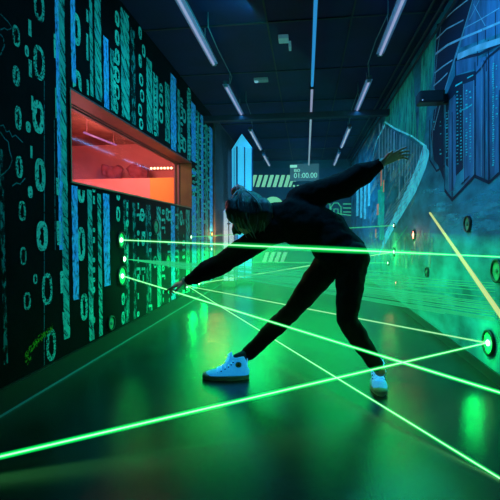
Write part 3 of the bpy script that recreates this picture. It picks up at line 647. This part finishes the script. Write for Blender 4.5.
# the smoke itself
bm = NB(); box(bm, (XL+.03, 3.05, .001), (XR-.02, YB-.06, ZC-.02))
m, nt, b, out = nodes('theatre_haze'); nt.nodes.remove(b)
vs_ = nt.nodes.new('ShaderNodeVolumeScatter'); vs_.inputs['Density'].default_value = HAZE; vs_.inputs['Anisotropy'].default_value = .35; vs_.inputs[0].default_value = (.75, 1, .95, 1)
tc = nt.nodes.new('ShaderNodeTexCoord'); sp = nt.nodes.new('ShaderNodeSeparateXYZ'); nt.links.new(tc.outputs['Object'], sp.inputs[0])
mr = nt.nodes.new('ShaderNodeMapRange'); mr.interpolation_type = 'SMOOTHSTEP'      # smoke lies low, thin under the ceiling
for k_, v_ in ((1, .5), (2, 1.5), (3, HAZE*1.6), (4, HAZE*.14)): mr.inputs[k_].default_value = v_
nt.links.new(sp.outputs['Z'], mr.inputs[0]); nt.links.new(mr.outputs[0], vs_.inputs['Density'])
nt.links.new(vs_.outputs[0], out.inputs['Volume'])
hz = obj('haze', bm, m); tag(hz, 'thin theatre smoke filling the corridor air', 'haze', kind='stuff')

# ---------------------------------------------------------------- the person
J = lambda u, v, y: at(u, v, 1, y)
m_skin = mat('skin', (.6, .34, .24), .5, var=.1, scale=20); m_skin.node_tree.nodes['Principled BSDF'].inputs['Subsurface Weight'].default_value = .1
m_hood = mat('black_hoodie_cotton', (.012, .013, .014), .95, var=.3, scale=60, bump=.25, bscale=180, spec=.1)
m_leg = mat('black_leggings', (.010, .012, .012), .8, var=.2, scale=50, spec=.15)
m_hair = mat('dark_brown_hair', (.03, .034, .036), .5, var=.5, scale=30, stretch=(2, 2, .25), spec=.4)
hipR, hipL = J(333, 258, 2.70), J(352, 258, 2.60)
kneeR, ankR = J(293, 310, 2.70), J(242, 360, 2.72)
kneeL, ankL = J(347, 320, 2.52), J(380, 371, 2.58)
pelv = J(340, 254, 2.66); waist = J(326, 232, 2.72); chest = J(300, 222, 2.76); neckb = J(276, 214, 2.76)
shR, shL = J(270, 232, 2.74), J(300, 200, 2.80)
elR, wrR = J(226, 261, 2.72), J(187, 281, 2.74)
elL, wrL = J(343, 185, 2.72), J(382, 163, 2.62)
head = J(248, 216, 2.74)
person = thing('person', 'person in black hoodie and leggings, hair in a bun, lunging sideways with arms spread', 'person', (0, 2.6, 0))
PO = V((0, 2.6, 0))
def P(bm_or_me, inv=True):
    if isinstance(bm_or_me, bmesh.types.BMesh): bmesh.ops.translate(bm_or_me, verts=bm_or_me.verts, vec=-PO)
    else:
        for v_ in bm_or_me.vertices: v_.co -= PO
    return bm_or_me
# head frame: crown towards up, face down-left
Hu = V((-.42, .05, .9)).normalized()            # crown direction
Hf = V((-.74, -.42, -.45)); Hf = (Hf-Hu*Hf.dot(Hu)).normalized(); Hs = Hu.cross(Hf).normalized()
HR = Matrix((Hs, Hf, Hu)).transposed()           # local x side, y front, z up
def hp(x, y, z): return head+HR @ V((x, y, z))
bm = NB()
ell(bm, hp(0, -.012, .02), (.074, .092, .088), HR); ell(bm, hp(0, .025, -.05), (.058, .068, .078), HR); ell(bm, hp(0, -.01, -.09), (.05, .055, .05), HR); ell(bm, hp(0, .06, -.085), (.026, .024, .022), HR)
ell(bm, hp(0, .098, -.025), (.012, .018, .014), HR); capsule(bm, hp(0, .085, .01), hp(0, .104, -.028), .008, .011)      # nose
for s in (-1, 1):
    ell(bm, hp(s*.03, .082, .022), (.024, .010, .007), HR)         # brow
    ell(bm, hp(s*.045, .055, -.03), (.022, .022, .02), HR)       # cheek
    ell(bm, hp(s*.075, -.01, -.012), (.010, .018, .032), HR)       # ear
ell(bm, hp(0, .088, -.055), (.022, .010, .006), HR); ell(bm, hp(0, .086, -.066), (.019, .010, .006), HR)      # lips
capsule(bm, hp(0, -.025, -.06), neckb, .053, .06)
# trunk and limbs under the clothes
loft(bm, [pelv+V((.07, 0, -.05)), pelv, waist, chest, neckb], [(.09, .08), (.11, .09), (.11, .085), (.135, .10), (.07, .06)], ref=shL-shR)
capsule(bm, chest, shR, .07, .055); capsule(bm, chest, shL, .07, .055); ell(bm, hipR, .08); ell(bm, hipL, .08)
for a_, b_, c_, r in ((hipR, kneeR, ankR, 1), (hipL, kneeL, ankL, 1)):
    capsule(bm, a_, b_, .078, .05); capsule(bm, b_, c_, .05, .033); ell(bm, b_.lerp(c_, .3), .053)
for a_, b_, c_ in ((shR, elR, wrR), (shL, elL, wrL)): capsule(bm, a_, b_, .05, .038); capsule(bm, b_, c_, .038, .026)
def hand(bm, wr, d, palm_n, curl, spread=.12, side=1):
    """palm plus five unequal bent fingers; d points along the hand, palm_n out of the palm"""
    d = V(d).normalized(); n = V(palm_n); n = (n-d*n.dot(d)).normalized(); s = d.cross(n).normalized()*side
    loft(bm, [wr-d*.02, wr+d*.02, wr+d*.05, wr+d*.085], [(.016, .024), (.015, .033), (.014, .039), (.010, .038)], ref=n)
    for k, (ln, off) in enumerate(((.070, .029), (.078, .010), (.073, -.009), (.058, -.027))):
        base = wr+d*.08+s*off; dr = (d+s*spread*(1.3-k)*.8).normalized(); cu = curl[k]
        p = base; a = cu*.5
        for j, (fr, r0, r1) in enumerate(((.45, .0088, .008), (.31, .008, .0074), (.24, .0074, .0062))):
            q = p+(dr*math.cos(a)+n*math.sin(a))*ln*fr; capsule(bm, p, q, r0, r1, 10); p = q; a += cu
    tb = wr+d*.022+s*.028; td = (d*.62+s*.7+n*.25).normalized()
    q = tb+td*.04; capsule(bm, tb, q, .012, .0098, 10); capsule(bm, q, q+(td+d*.5+n*.25).normalized()*.028, .0098, .008, 10)
dR = (J(160, 291, 2.72)-wrR); dL = (J(404, 152, 2.58)-wrL)
hand(bm, wrR+dR.normalized()*.012, dR, (.1, .2, -1), (.12, .75, .9, .95), side=1)
hand(bm, wrL+dL.normalized()*.012, dL, (.2, -.6, -.8), (.15, .25, .3, .4), side=-1, spread=.2)
body_me = fuse(bm, .0042, 3, 'body'); P(body_me); body = obj('body', body_me, m_skin, person, True)
for s in (-1, 1):
    e = obj('eye', P(ell(NB(), hp(s*.03, .078, .004), (.0125, .0115, .0115), HR, 12, 10)), mat('eye_white', (.7, .72, .7), .2), person, True)
    obj('iris', P(ell(NB(), hp(s*.03, .0885, .004), (.005, .002, .005), HR, 10, 6)), mat('iris_dark', (.05, .03, .02), .2), e, True)
# hoodie
bm = NB()
ref = shL-shR
loft(bm, [pelv+V((.045, 0, -.03)), pelv.lerp(waist, .35), waist, waist.lerp(chest, .5), chest, chest.lerp(neckb, .55), neckb+V((-.01, 0, -.02))],
     [(.145, .13), (.145, .14), (.14, .13), (.155, .14), (.168, .14), (.14, .12), (.085, .08)], ref=ref, seg=28)
capsule(bm, chest, shR, .105, .085); capsule(bm, chest.lerp(neckb, .3), shL, .10, .085)
ell(bm, pelv+V((.01, 0, -.01)), (.15, .15, .14))
for a_, b_, c_ in ((shR, elR, wrR), (shL, elL, wrL)):
    g = 1.13 if a_ is shL else 1.0
    capsule(bm, a_, a_.lerp(b_, .5), .082*g, .078*g); capsule(bm, a_.lerp(b_, .5), b_, .078*g, .074*g); capsule(bm, b_, b_.lerp(c_, .5), .072*g, .064*g); capsule(bm, b_.lerp(c_, .5), b_.lerp(c_, .93), .060*g, .038)
    for k in range(4):
        f = .25+.18*k; ell(bm, b_.lerp(c_, f)+V((0, 0, -.012)), .060-.007*k)
# hood lying behind the neck and falling over it
ell(bm, neckb+V((.02, .03, .015)), (.11, .10, .07))
ho = fuse(bm, .011, 3, 'hoodie'); wrinkle(ho, .010, 8, 3, (1, 1, 1.3)); wrinkle(ho, .004, 24, 8); P(ho); hoodie = obj('hoodie', ho, m_hood, person, True)
for b_, c_ in ((elR, wrR), (elL, wrL)):
    d = (c_-b_).normalized(); bm = NB(); loft(bm, [c_-d*.055, c_-d*.04, c_-d*.005], [.039, .037, .034], seg=24, cap=False)
    me_o = obj('cuff', P(bm), m_hood, hoodie, True); mo = me_o.modifiers.new('s', 'SOLIDIFY'); mo.thickness = .006
bm = NB(); h0 = pelv+V((.035, 0, -.035)); 
# leggings
bm = NB()
loft(bm, [pelv.lerp(waist, .2), pelv+V((.012, 0, -.03)), pelv+V((.01, 0, -.075))], [(.15, .12), (.16, .135), (.13, .12)], ref=(1, 0, .35), seg=26)
ell(bm, hipR, .105); ell(bm, hipL, .108)
for a_, b_, c_, e in ((hipR, kneeR, ankR, .87), (hipL, kneeL, ankL, .86)):
    m1 = a_.lerp(b_, .5); capsule(bm, a_, m1, .098, .084); capsule(bm, m1, b_, .084, .060); capsule(bm, b_, b_.lerp(c_, .32), .060, .062); capsule(bm, b_.lerp(c_, .32), b_.lerp(c_, e), .061, .046)
lg = fuse(bm, .009, 5, 'leggings'); wrinkle(lg, .006, 16, 2); P(lg); leggings = obj('leggings', lg, m_leg, person, True)
# hair: shell over the skull, side curtain hanging down, bun
bm = NB()
ell(bm, hp(0, -.022, .055), (.105, .122, .108), HR, 28, 20); ell(bm, hp(0, -.06, .0), (.10, .09, .10), HR)
down = V((0, 0, -1))
for s in (-1, 1):
    for k in range(6):
        a0 = hp(s*.075, .055-.03*k, .05); m1 = hp(s*.097, .06-.03*k, -.01); q = m1+V((-.02+.012*k, -.02, -.075-.012*math.sin(k)))
        loft(bm, [a0, m1, m1.lerp(q, .5)+V((0, -.008, 0)), q], [.028, .034, .028, .010], seg=12)
for k in range(5): a0 = hp(-.05+.025*k, -.10, .04); loft(bm, [a0, a0+V((.03, 0, -.05)), a0+V((.05, -.0, -.11))], [.035, .035, .02], seg=12)
for pts in ([(240, 193), (232, 204), (233, 218), (235, 224)], [(247, 191), (243, 205), (243, 222), (246, 229)], [(254, 192), (256, 206), (254, 224), (254, 234)], [(259, 195), (266, 207), (265, 220), (260, 232)]):
    q = [J(u, v, y) for (u, v), y in zip(pts, (2.70, 2.63, 2.61, 2.63))]; qq = [q[0].lerp(q[1], .5), q[1], q[1].lerp(q[2], .5)+V((0, -.012, 0)), q[2], q[2].lerp(q[3], .6), q[3]]
    loft(bm, qq, [.034, .043, .045, .04, .026, .008], seg=14)
hm = fuse(bm, .006, 10, 'hair'); me = hm; me.update()
nn = [v_.normal.copy() for v_ in me.vertices]
for v_, n in zip(me.vertices, nn):
    q = HR.transposed() @ (v_.co-head); a = math.atan2(q.x, q.z+.02)
    v_.co += n*(.0007*math.sin((v_.co.x-.5*v_.co.z)*300+5*noise.noise(v_.co*9))+.004*noise.noise(v_.co*10))
P(hm); hair = obj('hair', hm, m_hair, person, True)
bc = hp(0, -.01, .178)
bm = NB(); ell(bm, bc, (.048, .046, .04), HR, 20, 14); bun_me = fuse(bm, .006, 1, 'bun')
bun_me.update(); nn = [v_.normal.copy() for v_ in bun_me.vertices]
for v_, n in zip(bun_me.vertices, nn):
    q = HR.transposed() @ (v_.co-bc); v_.co += n*.004*math.sin(math.atan2(q.y, q.x)*5+q.z*120)
P(bun_me); bun = obj('hair_bun', bun_me, mat('hair_bun_red_light', (.7, .2, .18), .6, var=.5, scale=40), hair, True)  # reddish light on the bun is painted into its colour
bun['label'] = 'hair bun with reddish light in its colour'
bm = NB(); ring(bm, hp(0, -.01, .158), Hu, .022, .04, .014); obj('hair_tie', P(bm), mat('hair_tie', (.4, .12, .1), .7), hair, True)
bm = NB(); R3 = random.Random(5)
for k in range(9):      # loose strands combed from the bun over the side towards the jaw
    f = k/8; w_ = R3.random()*4
    pts = [(241+3*f, 188), (232+26*f+w_, 196), (230+34*f+w_, 214), (239+16*f+w_, 230+w_)]
    q = [J(u, v, y) for (u, v), y in zip(pts, (2.68, 2.585, 2.552, 2.585))]
    P_ = [q[0]*(1-g)**3+q[1]*3*g*(1-g)**2+q[2]*3*g*g*(1-g)+q[3]*g**3 for g in [t_/12 for t_ in range(13)]]
    loft(bm, P_, [.0012]*12+[.0005], seg=6)
for a_, b_, c_, d_, rr in (((240, 189), (234, 199), (240, 220), (253, 238), .006), ((242, 189), (240, 200), (246, 218), (256, 239), .005), ((238, 190), (228, 200), (229, 218), (240, 234), .007),
                            ((245, 190), (256, 196), (267, 212), (264, 232), .005), ((241, 190), (235, 205), (238, 222), (247, 238), .004)):
    q = [J(u, v, y) for (u, v), y in zip((a_, b_, c_, d_), (2.66, 2.575, 2.55, 2.60))]
    P_ = [q[0]*(1-g)**3+q[1]*3*g*(1-g)**2+q[2]*3*g*g*(1-g)+q[3]*g**3 for g in [t_/14 for t_ in range(15)]]
    loft(bm, P_, [rr*.5]+[rr]*12+[rr*.6, .0008], seg=8)
obj('hair_strands', P(bm), mat('light_hair_strands', (.16, .2, .21), .5), hair, True)
bm = NB(); ring(bm, wrR-(wrR-elR).normalized()*-.008, wrR-elR, .028, .034, .012); obj('bracelet', P(bm), mat('pale_bracelet', (.6, .6, .4), .3), person, True)
# shoes
m_canvas = mat('white_canvas', (.4, .5, .65), .9, var=.12, scale=60, bump=.3, bscale=400, emit=(.01, .32, .78), es=.65)     # white cotton fluoresces blue under the black-light tubes
m_rub = mat('grey_rubber', (.3, .4, .38), .5); m_lace = mat('white_lace', (.6, .72, .85), .8, emit=(.03, .45, .9), es=.8); m_eye = mat('dark_eyelet', (.01, .02, .03), .4); m_sock = mat('dark_blue_sock', (.03, .08, .14), .9)
def shoe(loc, rz, side, label, leg):
    t = obj('shoe', NB(), m_canvas); bpy.data.objects.remove(t)
    M = Matrix.Translation(loc) @ Matrix.Rotation(rz, 4, 'Z') @ Matrix.Diagonal((1.08, 1.05, .98, 1))
    def L(bm): bmesh.ops.transform(bm, matrix=M, verts=bm.verts); return P(bm)
    # upper: stations along x, toe at +.205, heel at -.06
    bm = NB()
    for x0, x1, w0, w1, h0, h1 in ((-.045, 0, .030, .033, .06, .065), (0, .05, .033, .036, .065, .062), (.05, .10, .036, .042, .058, .048), (.10, .15, .042, .043, .044, .036), (.15, .18, .043, .034, .034, .028)):
        loft(bm, [(x0, 0, h0*.5+.02), (x1, 0, h1*.5+.02)], [(h0*.55, w0), (h1*.55, w1)], ref=(0, 0, 1), seg=20)
        ell(bm, (x1, 0, h1*.5+.02), (h1*.5, w1, h1*.55)); ell(bm, (x0, 0, h0*.5+.02), (h0*.5, w0, h0*.55))
    loft(bm, [(-.012, 0, .05), (-.010, 0, .09), (-.004, 0, .125), (0, 0, .15)], [(.053, .036), (.05, .036), (.046, .037), (.047, .038)], ref=(1, 0, 0), seg=24)
    loft(bm, [(.015, 0, .14), (.05, 0, .095), (.09, 0, .065)], [(.02, .026), (.022, .028), (.018, .028)], ref=(0, 0, 1), seg=16)
    loft(bm, [(.055, 0, .10), (.042, 0, .14), (.036, 0, .178)], [(.012, .028), (.010, .028), (.006, .024)], ref=(1, 0, 0), seg=16)
    me = fuse(bm, .006, 3, 'shoe'); me.transform(M); P(me)
    s = obj('shoe', me, m_canvas, person, True); s['label'] = label
    # sole
    bm = NB(); out_ = []
    for k in range(40):
        a = k*2*math.pi/40; x = .070+.142*math.cos(a); w_ = .044+.006*math.cos(a)-.008*math.cos(2*a-.4)*(.6)
        out_.append((x, w_*math.sin(a)*(1 if abs(math.cos(a)) < .9 else 1.15)))
    lo = [bm.verts.new((x, y, .0)) for x, y in out_]; mi = [bm.verts.new((.07+(x-.07)*1.01, y*1.02, .028)) for x, y in out_]
    for i in range(40): bm.faces.new((lo[i], lo[(i+1) % 40], mi[(i+1) % 40], mi[i]))
    bm.faces.new(lo[::-1]); bm.faces.new(mi); obj('sole', L(bm), m_rub, s)
    bm = NB(); ell(bm, (.178, 0, .024), (.034, .041, .022), None, 20, 14); obj('toe_cap', L(bm), m_rub, s, True)
    # eyelets, laces, patch
    bml = NB(); rows = [(.118, .062), (.095, .074), (.072, .088), (.052, .102), (.036, .117), (.024, .133)]
    for i, (x, z) in enumerate(rows):
        for sy in (-1, 1): obj('eyelet', L(ell(NB(), (x, sy*.0345, z-.014), (.005, .004, .005), None, 8, 6)), m_eye, s, True)
        loft(bml, [(x, -.032, z-.008), (x+.004, -.014, z+.007), (x+.004, .014, z+.007), (x, .032, z-.008)], [.0042]*4, seg=8)
        if i < 5: x2, z2 = rows[i+1]; loft(bml, [(x, -.026, z), ((x+x2)/2+.004, 0, (z+z2)/2+.011), (x2, .026, z2)], [.004]*3, seg=8)
    for sy in (-1, 1):
        loft(bml, [(.03, 0, .14), (.045, sy*.02, .165), (.06, sy*.035, .15), (.045, sy*.02, .14), (.03, 0, .142)], [.0036]*5, seg=8); loft(bml, [(.03, 0, .14), (.06, sy*.03, .128), (.075, sy*.04, .10)], [.0036]*3, seg=8)
    obj('laces', L(bml), m_lace, s, True)
    bm = NB(); disc(bm, (-.008, side*.037, .105), (0, side, 0), .019, .004, 24); obj('ankle_patch', L(bm), mat('pale_patch', (.35, .6, .6), .6), s)
    bm = NB(); c_ = V((-.008, side*.042, .105)); vs2 = []
    for k in range(10):
        r = .014 if k % 2 == 0 else .006; a = math.pi/2+k*math.pi/5; vs2.append(bm.verts.new(c_+V((r*math.cos(a), 0, r*math.sin(a)))))
    bm.faces.new(vs2); obj('star', L(bm), mat('dark_green_star', (.02, .12, .05), .6), s)
    a0, a1 = M @ V((0, 0, .08)), M @ V((-.002, 0, .14)); bm = NB(); loft(bm, [a0, a1, a1.lerp(leg, .6), leg], [.034, .034, .032, .034], seg=20); obj('sock', P(bm), m_sock, s, True)
    bm = NB(); box(bm, (-.062, -.006, .03), (-.058, .006, .14)); obj('heel_strip', L(bm), m_lace, s)
fR = at(239, 379, 2, .0); fL = at(380.5, 386, 2, .0)
shoe(V((fR.x-.012, fR.y+.01, 0)), math.pi+.12, 1, 'blue-white high-top shoe pointing left, sole flat on the floor', kneeR.lerp(ankR, .86))
shoe(V((fL.x-.012, fL.y+.055, 0)), -math.pi/2-.06, 1, 'blue-white high-top shoe pointing towards the viewer', kneeL.lerp(ankL, .86))
for o in bpy.data.objects:
    if '_inv' in o: del o['_inv']
